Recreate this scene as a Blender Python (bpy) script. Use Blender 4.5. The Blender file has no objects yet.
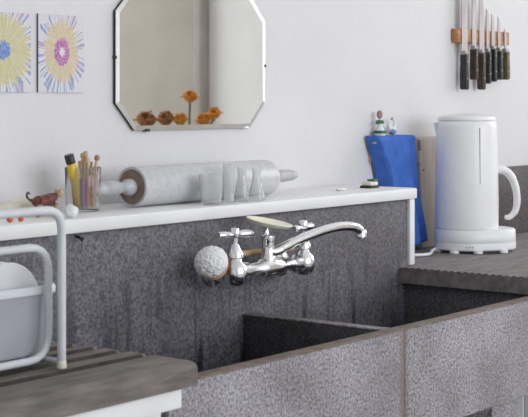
import bpy, bmesh, math, random
from mathutils import Vector, Matrix, noise
random.seed(7)
SC = bpy.context.scene
C = SC.collection

# ---------------------------------------------------------------- camera
ANG = math.radians(52.6)
SA, CA = math.sin(ANG), math.cos(ANG)
F = 1450.0
HX, HY = 264.0, 100.0
CZ = 1.23
cam_d = bpy.data.cameras.new('camera')
cam = bpy.data.objects.new('camera', cam_d); C.objects.link(cam)
cam.location = (0, 0, CZ)
cam.rotation_euler = (math.pi/2, 0, -ANG)
cam_d.sensor_width = 36.0; cam_d.sensor_fit = 'HORIZONTAL'
cam_d.lens = F/528*36
cam_d.shift_y = -(208.5-HY)/528
cam_d.clip_start = 0.05
cam_d.dof.use_dof = True
cam_d.dof.focus_distance = 2.35
cam_d.dof.aperture_fstop = 16.0
SC.camera = cam

# ---------------------------------------------------------------- light
SC.view_settings.view_transform = 'Standard'
SC.view_settings.look = 'None'
SC.view_settings.gamma = 1
SC.view_settings.exposure = -0.76
SC.view_settings.use_curve_mapping = False
W = bpy.data.worlds.new('world'); SC.world = W; W.use_nodes = True
W.node_tree.nodes['Background'].inputs[0].default_value = (0.85, 0.92, 1.0, 1)
W.node_tree.nodes['Background'].inputs[1].default_value = 1.0

def area(name, loc, rot, sx, sy, e, col):
    l = bpy.data.lights.new(name, 'AREA'); l.shape = 'RECTANGLE'
    l.size = sx; l.size_y = sy; l.energy = e; l.color = col
    o = bpy.data.objects.new(name, l); C.objects.link(o)
    o.location = loc; o.rotation_euler = rot
    return o
area('window_daylight', (2.0, -2.62, 1.70), (math.radians(90), 0, 0), 3.2, 1.35, 110, (0.935, 0.955, 1.0))
area('side_window_daylight', (4.33, 0.55, 1.80), (math.radians(90), 0, math.radians(90)), 1.1, 1.0, 21, (1.0, 0.98, 0.95))

# ---------------------------------------------------------------- helpers
def at(px, y):                       # x on the plane Y=y seen at column px
    k = (px-HX)/F
    d = y/(CA-k*SA)
    return (SA+k*CA)*d
def P(px, py, y):
    k = (px-HX)/F
    d = y/(CA-k*SA)
    return Vector(((SA+k*CA)*d, y, CZ-(py-HY)/F*d))

def newmat(name, rough=0.5, metal=0.0, spec=None):
    m = bpy.data.materials.new(name); m.use_nodes = True
    b = m.node_tree.nodes['Principled BSDF']
    b.inputs['Roughness'].default_value = rough
    b.inputs['Metallic'].default_value = metal
    if spec is not None: b.inputs['Specular IOR Level'].default_value = spec
    return m, m.node_tree, b
def N(t, kind, **kw):
    n = t.nodes.new(kind)
    for k, v in kw.items(): setattr(n, k, v)
    return n
def ramp(t, stops):
    r = N(t, 'ShaderNodeValToRGB')
    els = r.color_ramp.elements
    while len(els) < len(stops): els.new(0.5)
    for e, (p, c) in zip(els, stops):
        e.position = p; e.color = (*c, 1)
    return r
def coords(t, scale=(1, 1, 1), kind='Object'):
    tc = N(t, 'ShaderNodeTexCoord'); mp = N(t, 'ShaderNodeMapping')
    mp.inputs['Scale'].default_value = scale
    t.links.new(tc.outputs[kind], mp.inputs['Vector'])
    return mp.outputs['Vector']
def noisemat(name, c1, c2, scale=20, rough=0.5, bump=0.0, stretch=(1, 1, 1), metal=0.0, detail=5, spec=None, bscale=None):
    m, t, b = newmat(name, rough, metal, spec)
    v = coords(t, stretch)
    n = N(t, 'ShaderNodeTexNoise'); n.inputs['Scale'].default_value = scale; n.inputs['Detail'].default_value = detail
    t.links.new(v, n.inputs['Vector'])
    r = ramp(t, [(0.3, c1), (0.7, c2)])
    t.links.new(n.outputs['Fac'], r.inputs['Fac']); t.links.new(r.outputs['Color'], b.inputs['Base Color'])
    if bump:
        bp = N(t, 'ShaderNodeBump'); bp.inputs['Strength'].default_value = bump; bp.inputs['Distance'].default_value = 0.002
        src = n.outputs['Fac']
        if bscale:
            n2 = N(t, 'ShaderNodeTexNoise'); n2.inputs['Scale'].default_value = bscale; n2.inputs['Detail'].default_value = 6
            t.links.new(v, n2.inputs['Vector']); src = n2.outputs['Fac']
        t.links.new(src, bp.inputs['Height']); t.links.new(bp.outputs['Normal'], b.inputs['Normal'])
    return m

def slate(name, base, streak=0.0, rust=0.0, zlo=None, zhi=None, seed=0.0, stainx=None):
    """grey stone: fine grain, broad mottling, drip stains and rust spots"""
    m, t, b = newmat(name, 0.55)
    L = t.links
    tc = N(t, 'ShaderNodeTexCoord')
    geo = N(t, 'ShaderNodeNewGeometry')
    off = N(t, 'ShaderNodeVectorMath', operation='ADD'); off.inputs[1].default_value = (seed, seed*2, 0)
    L.new(geo.outputs['Position'], off.inputs[0]); v = off.outputs[0]
    g = N(t, 'ShaderNodeTexNoise'); g.inputs['Scale'].default_value = 260; g.inputs['Detail'].default_value = 3
    L.new(v, g.inputs['Vector'])
    big = N(t, 'ShaderNodeTexNoise'); big.inputs['Scale'].default_value = 9; big.inputs['Detail'].default_value = 6
    L.new(v, big.inputs['Vector'])
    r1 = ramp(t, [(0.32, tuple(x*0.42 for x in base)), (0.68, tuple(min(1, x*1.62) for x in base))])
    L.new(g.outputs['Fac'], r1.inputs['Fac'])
    r2 = ramp(t, [(0.3, (0.74, 0.72, 0.72)), (0.7, (1.2, 1.2, 1.24))])
    L.new(big.outputs['Fac'], r2.inputs['Fac'])
    mul = N(t, 'ShaderNodeMix', data_type='RGBA', blend_type='MULTIPLY'); mul.inputs[0].default_value = 1
    L.new(r1.outputs['Color'], mul.inputs[6]); L.new(r2.outputs['Color'], mul.inputs[7])
    col = mul.outputs[2]
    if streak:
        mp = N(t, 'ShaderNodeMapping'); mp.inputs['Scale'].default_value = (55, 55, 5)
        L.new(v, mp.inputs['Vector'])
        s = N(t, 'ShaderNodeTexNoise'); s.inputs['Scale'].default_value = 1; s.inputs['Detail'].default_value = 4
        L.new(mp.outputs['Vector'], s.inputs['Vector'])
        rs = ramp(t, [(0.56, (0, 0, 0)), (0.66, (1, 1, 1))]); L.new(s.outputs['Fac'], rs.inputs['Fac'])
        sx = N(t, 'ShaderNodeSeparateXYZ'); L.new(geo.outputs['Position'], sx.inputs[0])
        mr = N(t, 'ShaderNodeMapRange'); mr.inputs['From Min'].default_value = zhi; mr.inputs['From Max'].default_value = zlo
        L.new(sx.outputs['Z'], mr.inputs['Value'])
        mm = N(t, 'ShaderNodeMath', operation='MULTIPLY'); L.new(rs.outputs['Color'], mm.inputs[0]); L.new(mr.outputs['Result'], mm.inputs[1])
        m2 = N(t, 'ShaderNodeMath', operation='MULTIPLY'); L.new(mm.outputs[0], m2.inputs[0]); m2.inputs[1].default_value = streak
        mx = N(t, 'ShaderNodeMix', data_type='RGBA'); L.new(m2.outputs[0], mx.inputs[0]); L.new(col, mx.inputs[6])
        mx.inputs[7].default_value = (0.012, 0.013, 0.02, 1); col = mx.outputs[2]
    if rust:
        s = N(t, 'ShaderNodeTexNoise'); s.inputs['Scale'].default_value = 16; s.inputs['Detail'].default_value = 5
        L.new(v, s.inputs['Vector'])
        rs = ramp(t, [(0.60, (0, 0, 0)), (0.74, (rust,)*3)]); L.new(s.outputs['Fac'], rs.inputs['Fac'])
        mx = N(t, 'ShaderNodeMix', data_type='RGBA'); L.new(rs.outputs['Color'], mx.inputs[0]); L.new(col, mx.inputs[6])
        mx.inputs[7].default_value = (0.16, 0.085, 0.045, 1); col = mx.outputs[2]
    if stainx:                       # rusty run under the divider
        def M2(op, a, c=None):
            n = N(t, 'ShaderNodeMath', operation=op)
            for i, q in enumerate((a, c)):
                if q is None: continue
                if isinstance(q, (int, float)): n.inputs[i].default_value = q
                else: L.new(q, n.inputs[i])
            return n.outputs[0]
        sx = N(t, 'ShaderNodeSeparateXYZ'); L.new(geo.outputs['Position'], sx.inputs[0])
        s = N(t, 'ShaderNodeTexNoise'); s.inputs['Scale'].default_value = 45; s.inputs['Detail'].default_value = 4; L.new(v, s.inputs['Vector'])
        dist = M2('DIVIDE', M2('ABSOLUTE', M2('SUBTRACT', sx.outputs['X'], stainx)), M2('MULTIPLY', s.outputs['Fac'], .026))
        k = N(t, 'ShaderNodeMapRange'); k.inputs['From Min'].default_value = 1.0; k.inputs['From Max'].default_value = 0.2; L.new(dist, k.inputs['Value'])
        fac = M2('MULTIPLY', k.outputs['Result'], .6)
        mx = N(t, 'ShaderNodeMix', data_type='RGBA'); L.new(fac, mx.inputs[0]); L.new(col, mx.inputs[6])
        mx.inputs[7].default_value = (0.15, 0.10, 0.075, 1); col = mx.outputs[2]
    L.new(col, b.inputs['Base Color'])
    bp = N(t, 'ShaderNodeBump'); bp.inputs['Strength'].default_value = 0.35; bp.inputs['Distance'].default_value = 0.001
    L.new(g.outputs['Fac'], bp.inputs['Height']); L.new(bp.outputs['Normal'], b.inputs['Normal'])
    return m

def chrome(name, c=(0.90, 0.91, 0.93), r=0.17):
    return noisemat(name, tuple(x*0.9 for x in c), c, 60, r, metal=1.0)
def glassmat(name, tint=(0.95, 0.97, 0.97), rough=0.02):
    m, t, b = newmat(name, rough)
    b.inputs['Base Color'].default_value = (*tint, 1)
    b.inputs['Transmission Weight'].default_value = 0.80
    b.inputs['IOR'].default_value = 1.30
    n = N(t, 'ShaderNodeTexNoise'); n.inputs['Scale'].default_value = 30
    r = ramp(t, [(0.3, tuple(x*0.96 for x in tint)), (0.7, tint)])
    t.links.new(n.outputs['Fac'], r.inputs['Fac']); t.links.new(r.outputs['Color'], b.inputs['Base Color'])
    return m

def origin(o):
    p = Vector((0, 0, 0))
    while o: p += o.location; o = o.parent
    return p
def obj(name, bm, m, parent=None, loc=None, angle=40):
    """link a bmesh built in world coordinates as one mesh object"""
    bmesh.ops.recalc_face_normals(bm, faces=bm.faces)
    me = bpy.data.meshes.new(name)
    o = bpy.data.objects.new(name, me)
    C.objects.link(o)
    if parent: o.parent = parent; off = origin(parent)
    else:
        if loc is None:
            xs = [v.co for v in bm.verts]
            loc = Vector((sum(c.x for c in xs)/len(xs), sum(c.y for c in xs)/len(xs), min(c.z for c in xs)))
        o.location = loc; off = Vector(loc)
    for v in bm.verts: v.co -= off
    bm.to_mesh(me); bm.free()
    for p in me.polygons: p.use_smooth = True
    me.set_sharp_from_angle(angle=math.radians(angle))
    me.materials.append(m)
    return o
def thing(name, label, cat, loc, group=None):
    o = bpy.data.objects.new(name, None); o.empty_display_size = 0.02
    C.objects.link(o); o.location = loc
    return tag(o, label, cat, group)
def tag(o, label, cat, group=None):
    o['label'] = label; o['category'] = cat
    if group: o['group'] = group
    return o
def struct(name, bm, m, parent=None):
    o = obj(name, bm, m, parent)
    if not parent: o['kind'] = 'structure'
    return o
def dup(root, loc, label=None):
    r = root.copy(); C.objects.link(r); r.location = loc
    if label: r['label'] = label
    for ch in list(root.children):
        c = ch.copy(); C.objects.link(c); c.parent = r
        for g in list(ch.children):
            d = g.copy(); C.objects.link(d); d.parent = c
    return r

def bx(bm, x0, x1, y0, y1, z0, z1, bev=0.0, seg=2):
    b = bmesh.new()
    bmesh.ops.create_cube(b, size=1)
    for v in b.verts:
        v.co = Vector((x0 if v.co.x < 0 else x1, y0 if v.co.y < 0 else y1, z0 if v.co.z < 0 else z1))
    if bev: bmesh.ops.bevel(b, geom=b.edges[:], offset=bev, segments=seg, affect='EDGES', profile=0.5)
    merge(bm, b)
def merge(bm, b, M=None):
    me = bpy.data.meshes.new('t')
    if M is not None: bmesh.ops.transform(b, matrix=M, verts=b.verts)
    b.to_mesh(me); b.free(); bm.from_mesh(me); bpy.data.meshes.remove(me)
def BX(*a, **k):
    bm = bmesh.new(); bx(bm, *a, **k); return bm
def frame_to(axis):
    z = Vector(axis).normalized()
    return z.to_track_quat('Z', 'Y').to_matrix().to_4x4()
def lathe(bm, prof, base, axis=(0, 0, 1), seg=32, cap=True, sy=1.0):
    """prof: (radius, height) pairs along axis from base"""
    b = bmesh.new(); rings = []
    for r, h in prof:
        if r < 1e-6: rings.append([b.verts.new((0, 0, h))])
        else: rings.append([b.verts.new((r*math.cos(2*math.pi*i/seg), sy*r*math.sin(2*math.pi*i/seg), h)) for i in range(seg)])
    for A, B in zip(rings, rings[1:]):
        for i in range(seg):
            j = (i+1) % seg
            if len(A) == 1 and len(B) == 1: continue
            if len(A) == 1: b.faces.new((A[0], B[i], B[j]))
            elif len(B) == 1: b.faces.new((A[i], A[j], B[0]))
            else: b.faces.new((A[i], A[j], B[j], B[i]))
    if cap:
        for R in (rings[0], rings[-1]):
            if len(R) > 2: b.faces.new(R)
    merge(bm, b, Matrix.Translation(Vector(base)) @ frame_to(axis))
def LA(*a, **k):
    bm = bmesh.new(); lathe(bm, *a, **k); return bm
def catmull(pts, n=8):
    pts = [Vector(p) for p in pts]
    out = []
    Q = [pts[0]*2-pts[1]]+pts+[pts[-1]*2-pts[-2]]
    for i in range(1, len(Q)-2):
        p0, p1, p2, p3 = Q[i-1:i+3]
        for k in range(n):
            s = k/n
            out.append(0.5*((2*p1)+(p2-p0)*s+(2*p0-5*p1+4*p2-p3)*s*s+(3*p1-p0-3*p2+p3)*s**3))
    out.append(pts[-1]); return out
def tube(bm, pts, r, seg=12, closed=False, flat=1.0):
    b = bmesh.new(); n = len(pts); pts = [Vector(p) for p in pts]
    rr = r if isinstance(r, (list, tuple)) else [r]*n
    rings = []; up = None
    for i, p in enumerate(pts):
        a = pts[(i-1) % n] if (closed or i) else p
        c = pts[(i+1) % n] if (closed or i < n-1) else p
        t = (c-a).normalized()
        if up is None:
            up = Vector((0, 0, 1)) if abs(t.z) < 0.9 else Vector((1, 0, 0))
        u = (up-t*up.dot(t)).normalized(); w = t.cross(u); up = u
        q = rr[min(len(rr)-1, int(round(i*(len(rr)-1)/max(1, n-1))))]
        rings.append([b.verts.new(p+(u*math.cos(2*math.pi*k/seg)*flat+w*math.sin(2*math.pi*k/seg))*q) for k in range(seg)])
    m = n if closed else n-1
    for i in range(m):
        A, B = rings[i], rings[(i+1) % n]
        for k in range(seg):
            j = (k+1) % seg; b.faces.new((A[k], A[j], B[j], B[k]))
    if not closed:
        b.faces.new(rings[0]); b.faces.new(rings[-1])
    merge(bm, b)
def TU(*a, **k):
    bm = bmesh.new(); tube(bm, *a, **k); return bm
def rounded(pts, rad, n=5):
    """open polyline with rounded inner corners"""
    pts = [Vector(p) for p in pts]; out = [pts[0]]
    for a, p, c in zip(pts, pts[1:], pts[2:]):
        u = (a-p).normalized(); w = (c-p).normalized()
        s, e = p+u*rad, p+w*rad
        for k in range(n+1):
            q = k/n; out.append(s*(1-q)**2+p*2*q*(1-q)+e*q*q)
    out.append(pts[-1]); return out
def prism(bm, poly, y0, y1, plane='xz', bev=0):
    b = bmesh.new()
    f = {'xz': lambda p, y: (p[0], y, p[1]), 'xy': lambda p, y: (p[0], p[1], y), 'yz': lambda p, y: (y, p[0], p[1])}[plane]
    A = [b.verts.new(f(p, y0)) for p in poly]; B = [b.verts.new(f(p, y1)) for p in poly]
    n = len(poly); b.faces.new(A); b.faces.new(B[::-1])
    for i in range(n): b.faces.new((A[i], A[(i+1) % n], B[(i+1) % n], B[i]))
    if bev:
        bmesh.ops.recalc_face_normals(b, faces=b.faces)
        bmesh.ops.bevel(b, geom=b.edges[:], offset=bev, segments=2, affect='EDGES', profile=0.5)
    merge(bm, b)
def PR(*a, **k):
    bm = bmesh.new(); prism(bm, *a, **k); return bm
def blob(bm, c, r, sub=3, rough=0.0, fs=40, seed=0):
    b = bmesh.new(); bmesh.ops.create_icosphere(b, subdivisions=sub, radius=1)
    r = Vector(r) if not isinstance(r, (int, float)) else Vector((r, r, r))
    for v in b.verts:
        d = v.co.normalized()
        k = 1+rough*noise.noise(d*2.3+Vector((seed, seed, seed)))*2
        v.co = Vector((d.x*r.x, d.y*r.y, d.z*r.z))*k
    merge(bm, b, Matrix.Translation(Vector(c)))
def BL(*a, **k):
    bm = bmesh.new(); blob(bm, *a, **k); return bm

# ---------------------------------------------------------------- materials
M_wall = noisemat('white_paint', (0.745, 0.738, 0.75), (0.79, 0.783, 0.795), 6, 0.85, 0.25, bscale=90)
M_roomwall = noisemat('room_paint', (0.86, 0.858, 0.85), (0.90, 0.898, 0.89), 5, 0.9)
M_floor = noisemat('pale_bounce_floor_boards', (0.56, 0.55, 0.53), (0.70, 0.69, 0.67), 3, 0.5, 0.1, (1, 12, 1))  # unseen boards, made pale to bounce light up onto the kettle
M_ledge = noisemat('white_gloss_ledge', (0.84, 0.84, 0.84), (0.90, 0.90, 0.90), 14, 0.45, 0.1)
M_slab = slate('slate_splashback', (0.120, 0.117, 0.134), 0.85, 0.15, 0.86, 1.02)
M_sink = slate('slate_sink', (0.275, 0.262, 0.285), 0.0, 0.35, seed=4.0, stainx=1.778)
M_sink2 = slate('slate_sink_right', (0.295, 0.28, 0.30), 0.0, 0.2, seed=9.0, stainx=1.783)
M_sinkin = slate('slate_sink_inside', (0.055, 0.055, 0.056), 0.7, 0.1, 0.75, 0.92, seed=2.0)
M_rim = noisemat('worn_rim', (0.11, 0.08, 0.06), (0.24, 0.19, 0.16), 60, 0.6)
M_board = noisemat('grey_weathered_board', (0.095, 0.082, 0.073), (0.215, 0.19, 0.175), 38, 0.6, 0.5, (0.5, 3, 3), bscale=120)
M_boardr = noisemat('grey_weathered_board_right', (0.14, 0.125, 0.122), (0.26, 0.24, 0.235), 26, 0.6, 0.4, (0.5, 3, 3), bscale=120)
M_cab = noisemat('white_cabinet_paint', (0.78, 0.78, 0.78), (0.86, 0.86, 0.86), 9, 0.4)
M_chrome = chrome('chrome')
M_mirror = noisemat('silvered_glass', (0.86, 0.86, 0.84), (0.90, 0.90, 0.88), 8, 0.015, metal=1.0)
M_bevel = noisemat('bevelled_glass', (0.60, 0.60, 0.59), (0.70, 0.70, 0.69), 30, 0.28, metal=1.0)
M_backing = noisemat('dark_mirror_edge', (0.02, 0.018, 0.018), (0.06, 0.05, 0.045), 50, 0.5)
M_dark = noisemat('black_handle', (0.010, 0.010, 0.012), (0.03, 0.028, 0.03), 50, 0.45)
M_dgrey = noisemat('dark_green_grey_handle', (0.02, 0.023, 0.022), (0.055, 0.058, 0.055), 50, 0.5)
M_olive = noisemat('olive_brown_handle', (0.07, 0.055, 0.02), (0.15, 0.11, 0.05), 50, 0.5)
M_brownh = noisemat('dark_brown_handle', (0.035, 0.02, 0.016), (0.09, 0.05, 0.04), 50, 0.5)
M_steel = noisemat('knife_steel', (0.30, 0.27, 0.28), (0.50, 0.46, 0.47), 40, 0.5, metal=0.55, stretch=(1, 1, .2))
M_orangewood = noisemat('orange_wood', (0.32, 0.12, 0.04), (0.55, 0.27, 0.10), 60, 0.45, stretch=(.3, 2, 2))
M_pin = noisemat('pale_grey_marble', (0.53, 0.53, 0.55), (0.64, 0.64, 0.66), 140, 0.32, stretch=(0.6, 1, 1))
M_pinend = noisemat('brown_pin_end', (0.16, 0.11, 0.08), (0.32, 0.24, 0.18), 70, 0.6)
M_pinhandle = noisemat('silvery_handle', (0.40, 0.40, 0.42), (0.58, 0.58, 0.60), 60, 0.35)
M_glass = glassmat('clear_glass', (1.0, 1.0, 1.0))
M_jarglass = glassmat('jar_glass', (0.98, 0.98, 0.98)); M_jarglass.node_tree.nodes['Principled BSDF'].inputs['Transmission Weight'].default_value = 0.94
M_white = noisemat('white_plastic', (0.89, 0.89, 0.90), (0.93, 0.93, 0.94), 12, 0.35)
M_seam = noisemat('grey_plastic', (0.45, 0.45, 0.47), (0.55, 0.55, 0.57), 12, 0.4)
M_rack = noisemat('white_coated_wire', (0.62, 0.64, 0.68), (0.72, 0.74, 0.78), 30, 0.4)
M_tub = noisemat('shaded_white_plastic', (0.36, 0.36, 0.41), (0.43, 0.43, 0.48), 20, 0.4)  # white tub; its bluish grey shading is put into this colour
M_china = noisemat('white_china', (0.80, 0.81, 0.83), (0.86, 0.87, 0.89), 12, 0.2)
M_bluecloth = noisemat('blue_cloth', (0.04, 0.135, 0.50), (0.065, 0.19, 0.64), 45, 0.8, 0.5, bscale=500)
M_breadboard = noisemat('pale_worn_wood', (0.50, 0.43, 0.38), (0.66, 0.60, 0.55), 18, 0.65, stretch=(3, 1, .4))
M_brown = noisemat('brown_stain', (0.16, 0.08, 0.06), (0.3, 0.18, 0.14), 60, 0.6)
M_bristle = noisemat('white_bristle', (0.88, 0.88, 0.87), (0.94, 0.94, 0.93), 300, 0.8, 0.3, bscale=380)
M_wood = noisemat('pale_wood', (0.50, 0.32, 0.18), (0.72, 0.52, 0.34), 40, 0.55, stretch=(.3, 2, 2))
M_soapdish = noisemat('cream_enamel', (0.78, 0.77, 0.60), (0.86, 0.85, 0.70), 30, 0.35)
M_cream = noisemat('cream_stone', (0.78, 0.73, 0.58), (0.88, 0.85, 0.74), 50, 0.7)
M_maroon = noisemat('maroon_glaze', (0.07, 0.014, 0.012), (0.22, 0.055, 0.04), 90, 0.3)
M_tan = noisemat('tan_glaze', (0.30, 0.20, 0.10), (0.52, 0.40, 0.24), 90, 0.45)
M_red = noisemat('red_skin', (0.55, 0.06, 0.03), (0.70, 0.14, 0.06), 50, 0.35)
M_yellow = noisemat('yellow_plastic', (0.72, 0.48, 0.03), (0.80, 0.58, 0.06), 30, 0.4)
M_black = noisemat('black_plastic', (0.012, 0.012, 0.012), (0.03, 0.03, 0.03), 30, 0.4)
M_purple = noisemat('purple_paint', (0.18, 0.12, 0.30), (0.28, 0.20, 0.42), 40, 0.5)
M_pinkred = noisemat('pink_red_paint', (0.55, 0.10, 0.12), (0.65, 0.18, 0.20), 40, 0.5)
M_orange = noisemat('orange_paint', (0.65, 0.25, 0.06), (0.75, 0.35, 0.10), 40, 0.5)
M_green = noisemat('green_glaze', (0.02, 0.10, 0.05), (0.06, 0.22, 0.11), 60, 0.4)
M_pink = noisemat('pinkish_brown_glaze', (0.32, 0.17, 0.14), (0.50, 0.30, 0.26), 60, 0.5)
M_bluegl = noisemat('blue_glaze', (0.08, 0.18, 0.40), (0.18, 0.30, 0.55), 60, 0.4)
M_petal = noisemat('orange_petal', (0.62, 0.22, 0.02), (0.80, 0.36, 0.05), 40, 0.6)
M_rustpetal = noisemat('rust_petal', (0.30, 0.13, 0.04), (0.46, 0.22, 0.08), 40, 0.7)
M_leaf = noisemat('leaf_green', (0.04, 0.09, 0.03), (0.09, 0.18, 0.06), 30, 0.6)
M_beige = noisemat('beige_door_paint', (0.46, 0.42, 0.36), (0.53, 0.48, 0.42), 5, 0.7)
M_frame = noisemat('brown_grey_frame', (0.34, 0.31, 0.28), (0.42, 0.39, 0.35), 10, 0.6)
M_upstand = slate('slate_upstand', (0.10, 0.088, 0.085), 0, 0.1, seed=6.0)
M_grout = noisemat('dark_joint', (0.09, 0.07, 0.055), (0.18, 0.14, 0.12), 80, 0.8)

# ---------------------------------------------------------------- room shell
WY = 1.55
X0, X1, YF, H = -1.5, 4.4, -2.7, 2.6
struct('floor', BX(X0-.1, X1+.1, YF-.1, WY+.1, -0.08, 0), M_floor)
struct('ceiling', BX(X0-.1, X1+.1, YF-.1, WY+.1, H, H+.08), M_roomwall)
struct('wall_sink_side', BX(X0-.1, X1+.1, WY, WY+.1, 0, H), M_wall)
struct('wall_left', BX(X0-.1, X0, YF, WY, 0, H), M_roomwall)
def wall_with_hole(u0, u1, a0, a1, b0, b1, w0, w1, axis):
    bm = bmesh.new()
    def q(s0, s1, z0, z1):
        if axis == 'x': bx(bm, s0, s1, w0, w1, z0, z1)
        else: bx(bm, w0, w1, s0, s1, z0, z1)
    q(u0, a0, 0, H); q(a1, u1, 0, H); q(a0, a1, 0, b0); q(a0, a1, b1, H)
    return bm
struct('wall_front', wall_with_hole(X0, X1, 0.3, 3.7, 1.0, 2.4, YF, YF+.1-.02, 'x'), M_roomwall)
struct('wall_right', wall_with_hole(YF+.1, WY, -0.05, 1.15, 1.25, 2.35, X1-.1, X1, 'y'), M_roomwall)
def window(name, u0, u1, z0, z1, w0, w1, axis):
    bm = bmesh.new()
    def q(s0, s1, a, b):
        if axis == 'x': bx(bm, s0, s1, w0, w1, a, b, bev=.003)
        else: bx(bm, w0, w1, s0, s1, a, b, bev=.003)
    t = .05
    q(u0, u1, z0, z0+t); q(u0, u1, z1-t, z1); q(u0, u0+t, z0+t, z1-t); q(u1-t, u1, z0+t, z1-t)
    n = 3 if u1-u0 > 2 else 1
    for k in range(1, n+1):
        c = u0+(u1-u0)*k/(n+1); q(c-.015, c+.015, z0+t, z1-t)
    struct(name, bm, M_white)
window('window_1', 0.3, 3.7, 1.0, 2.4, YF+.03, YF+.07, 'x')
window('window_2', -0.05, 1.15, 1.25, 2.35, X1-.06, X1-.03, 'y')
# beige door seen only in the mirror
RX = X1-.1
d = struct('door_1', BX(RX-.04, RX-.004, -1.50, -0.508, 0.01, 2.1, bev=.003), M_beige)
struct('handle', LA([(.0, 0), (.012, 0), (.010, .02), (.022, .03), (.026, .045), (.018, .058), (0, .06)], (RX-.04, -.60, 1.0), (-1, 0, 0), 20), M_chrome, d)
fr = bmesh.new()
bx(fr, RX-.055, RX, -.505, -.468, 0, 2.145, bev=.003); bx(fr, RX-.055, RX, -1.545, -1.505, 0, 2.145, bev=.003); bx(fr, RX-.055, RX, -1.545, -.468, 2.105, 2.145, bev=.003)
struct('trim_1', fr, M_frame)

# ---------------------------------------------------------------- splashback and ledge
SY = 1.39
LZ = 1.07
XL = -0.2
struct_bm = BX(XL, 2.247, SY, SY+.03, .74, LZ-.02, bev=.0015)
s = obj('slate_splashback', struct_bm, M_slab)
tag(s, 'dark grey stone splashback slab behind the tap, under the white ledge', 'splashback')
ld = thing('ledge_shelf', 'long white painted ledge on top of the grey stone splashback', 'shelf', (1.0, SY+.08, LZ-.02))
obj('shelf_top', BX(XL, 2.268, SY-.008, WY-.001, LZ-.0195, LZ, bev=.003), M_ledge, ld)
obj('end_panel', BX(2.2485, 2.266, SY-.004, WY-.001, .9305, LZ-.0197, bev=.002), M_ledge, ld)
nl = LA([(0, 0), (.002, 0), (.002, .010), (.0035, .012), (0, .013)], P(76, 236, SY-.001), (0, -1, -.3), 10)
obj('screw', nl, M_black, ld)

# ---------------------------------------------------------------- sink
sk = thing('stone_sink', 'shallow double grey stone sink with a long front wall and a thin divider', 'sink', (1.75, 1.25, .743))
FY0, FY1 = 1.108, 1.131
JX = 1.783
obj('front_panel', BX(1.268, JX-.0006, FY0, FY1, .743, .8985, bev=.002), M_sink, sk)
obj('front_panel', BX(JX+.0006, 2.262, FY0, FY1, .743, .8985, bev=.002), M_sink2, sk)
rm = bmesh.new()
bx(rm, 1.268, 2.262, FY0-.0002, FY1+.0002, .8975, .900, bev=.001)
o = obj('rim', rm, M_rim, sk); o['label'] = 'brown worn top edge of the front wall'
obj('joint', BX(JX-.0009, JX+.0009, FY0+.0006, FY1-.001, .745, .895), M_grout, sk)
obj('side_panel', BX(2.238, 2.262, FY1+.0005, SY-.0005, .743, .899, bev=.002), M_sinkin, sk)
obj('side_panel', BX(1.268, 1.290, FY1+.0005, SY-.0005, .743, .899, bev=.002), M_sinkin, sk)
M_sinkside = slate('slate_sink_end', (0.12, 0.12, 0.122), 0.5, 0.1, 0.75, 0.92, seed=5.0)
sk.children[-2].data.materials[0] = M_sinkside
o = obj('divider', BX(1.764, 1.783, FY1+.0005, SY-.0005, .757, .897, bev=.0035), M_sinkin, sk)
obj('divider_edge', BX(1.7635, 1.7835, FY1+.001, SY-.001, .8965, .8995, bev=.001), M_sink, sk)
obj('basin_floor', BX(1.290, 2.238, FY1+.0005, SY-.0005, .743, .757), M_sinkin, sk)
for cx in (1.52, 2.01):
    w = LA([(0, 0), (.02, 0), (.024, .0015), (.024, .003), (.018, .003), (.014, .0015), (0, .001)], (cx, 1.26, .757), (0, 0, 1), 24)
    obj('drain', w, M_chrome, sk)

# supports under the sink and boards
def cabinet(name, label, x0, x1, y0, y1, z1, ndoor):
    c = thing(name, label, 'cabinet', ((x0+x1)/2, (y0+y1)/2, 0))
    obj('carcass', BX(x0, x1-.006, y0+.02, y1, 0.0, z1, bev=.002), M_cab, c)
    obj('top_rail', BX(x0, x1, y0-.006, y0+.0199, z1-.022, z1, bev=.002), M_cab, c)
    w = (x1-x0)/ndoor
    for k in range(ndoor):
        d = obj('door', BX(x0+k*w+.003, x0+(k+1)*w-.003, y0+.001, y0+.0195, .08, z1-.05, bev=.003), M_cab, c)
        lathe_b = LA([(0, 0), (.006, 0), (.005, .012), (.012, .02), (.010, .028), (0, .03)], (x0+(k+.85)*w, y0+.001, z1-.18), (0, -1, 0), 16)
        obj('knob', lathe_b, M_chrome, d)
    return c
cabinet('base_cabinet', 'white painted cabinet at bottom left under the grooved grey board', XL, 1.2635, 1.090, SY-.002, .899, 2)
cabinet('base_cabinet', 'white cabinet below the grooved board that carries the kettle', 2.56, 4.25, 1.30, WY-.002, .899, 3)
for sx in (1.30, 1.74, 2.16):
    pr = obj('stone_pier', BX(sx, sx+.10, 1.17, SY-.002, 0, .7425, bev=.003), M_sink2)
    tag(pr, {1.30: 'grey stone pier under the left end of the sink', 1.74: 'grey stone pier under the middle of the sink', 2.16: 'grey stone pier under the right end of the sink'}[sx], 'pier', 'piers under the stone sink')

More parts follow.
